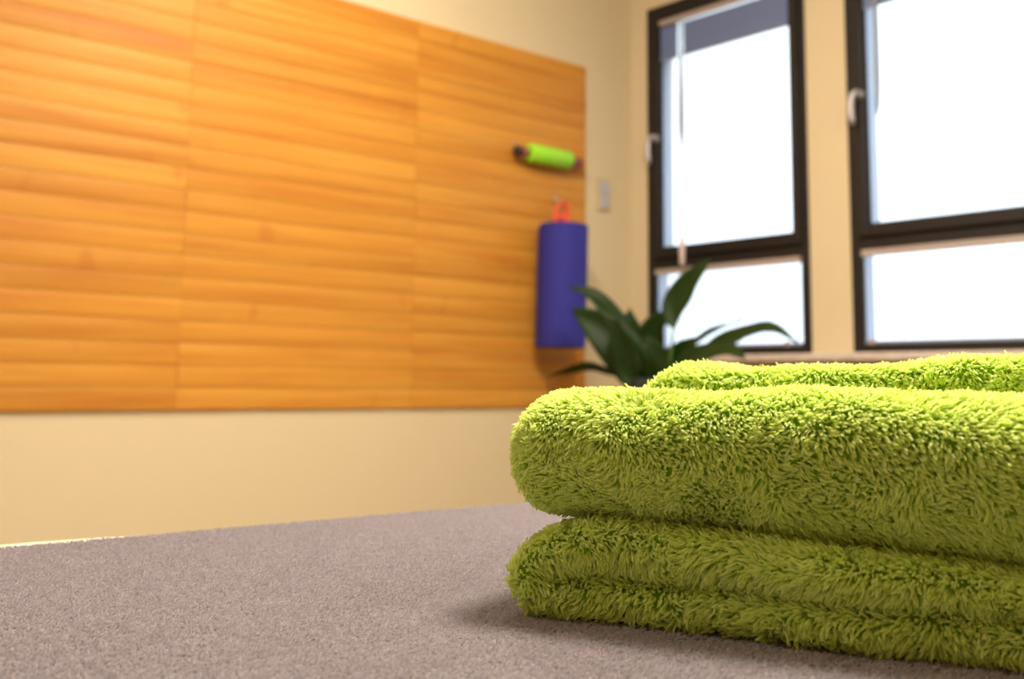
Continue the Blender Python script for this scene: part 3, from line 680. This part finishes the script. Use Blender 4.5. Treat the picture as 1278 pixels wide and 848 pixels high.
# -- upper towel: thick soft fold facing the front
t = thing('folded_towel', 'thick lime green towel with plump rounded fold resting on the flatter one', 'towel', TA + Vector((0, 0, 0.05)), TROT)
V, Q = rounded((-0.0335, 0.000, 0.0545), (0.335, 0.290, 0.1175), (0.025, 0.034, 0.0285), (84, 70, 22))
tz = np.clip((0.0865 - V[:, 2]) / 0.03, 0, 1)
V[:, 2] -= tz * np.clip(V[:, 0] + 0.01, 0, 1) * 0.050
V[:, 2] += np.clip((V[:, 2] - 0.09) / 0.02, 0, 1) * (0.0014 * np.sin(V[:, 0] * 26 - 1.5) + 0.0008 * np.sin(V[:, 0] * 57 + V[:, 1] * 20) - 0.005 * np.exp(-((V[:, 1] - 0.13) / 0.04) ** 2))
V += VN[2](V * 24 + 5) * 0.0022 + VN[3](V * 60) * 0.0007
V[:, 2] -= 0.05
keep = lambda c, n: np.where((n[:, 2] < -0.6) & (c[:, 1] > 0.05), 0.3, 1.0) * np.where((c[:, 1] > 0.16) & (c[:, 0] > 0.03), 0.25, 1.0)
towel_mesh('towel_cloth', V, Q, t)
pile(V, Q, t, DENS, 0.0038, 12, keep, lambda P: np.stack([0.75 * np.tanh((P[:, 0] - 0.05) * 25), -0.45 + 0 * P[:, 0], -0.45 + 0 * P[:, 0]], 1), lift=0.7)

# -- third towel at the back, its top just rising above the front fold
t = thing('folded_towel', 'lime green towel lying at the back, its wavy top edge above the front fold', 'towel', TA + Vector((0, 0, 0.11)), TROT)
V, Q = rounded((-0.012, 0.168, 0.1125), (0.335, 0.285, 0.1325), (0.022, 0.014, 0.0098), (84, 30, 12))
ht = np.clip((V[:, 2] - 0.116) / 0.018, 0, 1)
V[:, 2] += ht * (0.083 * (V[:, 0] - 0.10).clip(0) + 0.0012 * np.sin(V[:, 0] * 75 + 0.5) + 0.0028 * np.exp(-((V[:, 0] - 0.025) / 0.02) ** 2))
V[:, 2] -= np.clip((0.012 - V[:, 0]) / 0.024, 0, 1) ** 1.5 * ht * 0.010
V += VN[2](V * 30 + 9) * 0.0018 + VN[3](V * 75) * 0.0008
V[:, 2] -= 0.11
towel_mesh('towel_cloth', V, Q, t)
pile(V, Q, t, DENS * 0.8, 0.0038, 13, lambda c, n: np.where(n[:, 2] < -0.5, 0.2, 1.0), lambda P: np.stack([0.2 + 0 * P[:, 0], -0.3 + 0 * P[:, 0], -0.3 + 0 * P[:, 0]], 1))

# -- nap of the fleece cover: short tufts, dense where the cover lies open, thin under the towels
nx, ny = 40, 80
gx = np.linspace(TX0 + 0.004, TX1 - 0.002, nx + 1); gy = np.linspace(TY0 + 0.012, TY1 - 0.012, ny + 1)
GX, GY = np.meshgrid(gx, gy, indexing='ij'); CV = np.stack([GX, GY, np.full_like(GX, TZ - 0.0002)], -1).reshape(-1, 3)
gi = np.arange((nx + 1) * (ny + 1)).reshape(nx + 1, ny + 1)
CQ = np.stack([gi[:-1, :-1], gi[1:, :-1], gi[1:, 1:], gi[:-1, 1:]], -1).reshape(-1, 4)
def ckeep(c, n):
    rel = c[:, :2] - np.array(TA)[:2]; a_ = rel @ np.array(TU)[:2]; b_ = rel @ np.array(TV)[:2]
    under = (a_ > 0.0) & (a_ < 0.315) & (b_ > 0.03) & (b_ < 0.26)
    near = np.hypot(c[:, 0] - 2.95, c[:, 1] - 0.35)
    return np.where(under, 0.0, np.clip(1.3 - near * 1.4, 0.14, 1.0))
pile(CV, CQ, cv, 0.72e6, 0.0017, 21, ckeep, lambda P: np.stack([0.9 + 0 * P[:, 0], 0.2 + 0 * P[:, 0], 0 * P[:, 0]], 1), strands=2, lift=0.75, wild=(0.12, 0.35, 0.35),
     spread=0.0005, rad=(0.00028, 0.00030, 0.00013), taps=(0, 0.5, 1.0), material=M_NAP, label='short grey-brown fleece nap')

# ------------------------------------------------------------------ ceiling lamps (above and behind the view) and an added fill lamp
lamp_spots = [(1.35, 1.75), (2.95, 1.35), (4.6, 1.6), (1.35, -0.9)]
lamp_pow = [(84.0, True), (116.0, False), (36.0, False), (20.0, False)]  # the last, dim one is added to brighten the front of the towels
lamp_labs = ['round opal ceiling lamp nearest the bamboo wall and windows', 'square white ceiling lamp above the massage table', 'square white ceiling lamp farthest from the bamboo wall', 'added square ceiling fill lamp by the bamboo wall, away from the windows']
for (x, y), lb, (pw, opal) in zip(lamp_spots, lamp_labs, lamp_pow):
    t = thing('ceiling_lamp', lb, 'lamp', (x, y, ZC), group='ceiling lamps')
    if opal:
        obj('housing', lathe(BM(), [(0, 0.20), (-0.03, 0.20), (-0.034, 0.19)], (0, 0, 0), (0, 0, 1), 40), M_LAMPBODY, t)
        obj('diffuser', lathe(BM(), [(-0.034, 0.17), (-0.06, 0.165), (-0.09, 0.14), (-0.11, 0.08), (-0.115, 0.002)], (0, 0, 0), (0, 0, 1), 40), M_DIFFUSER, t, True)
        ld = bpy.data.lights.new('lamp_light', 'POINT'); ld.shadow_soft_size = 0.10; dz = -0.225
    else:
        obj('housing', box(BM(), (-0.3, -0.3, -0.05), (0.3, 0.3, -0.0), 0.006), M_LAMPBODY, t)
        obj('diffuser', box(BM(), (-0.28, -0.28, -0.056), (0.28, 0.28, -0.048), 0.002), M_DIFFUSER, t)
        ld = bpy.data.lights.new('lamp_light', 'AREA'); ld.shape = 'SQUARE'; ld.size = 0.56; dz = -0.062
    ld.energy = pw * LAMP_GAIN; ld.color = LAMP_COL
    lo = bpy.data.objects.new('lamp_light', ld); link(lo, t); lo.location = (0, 0, dz)
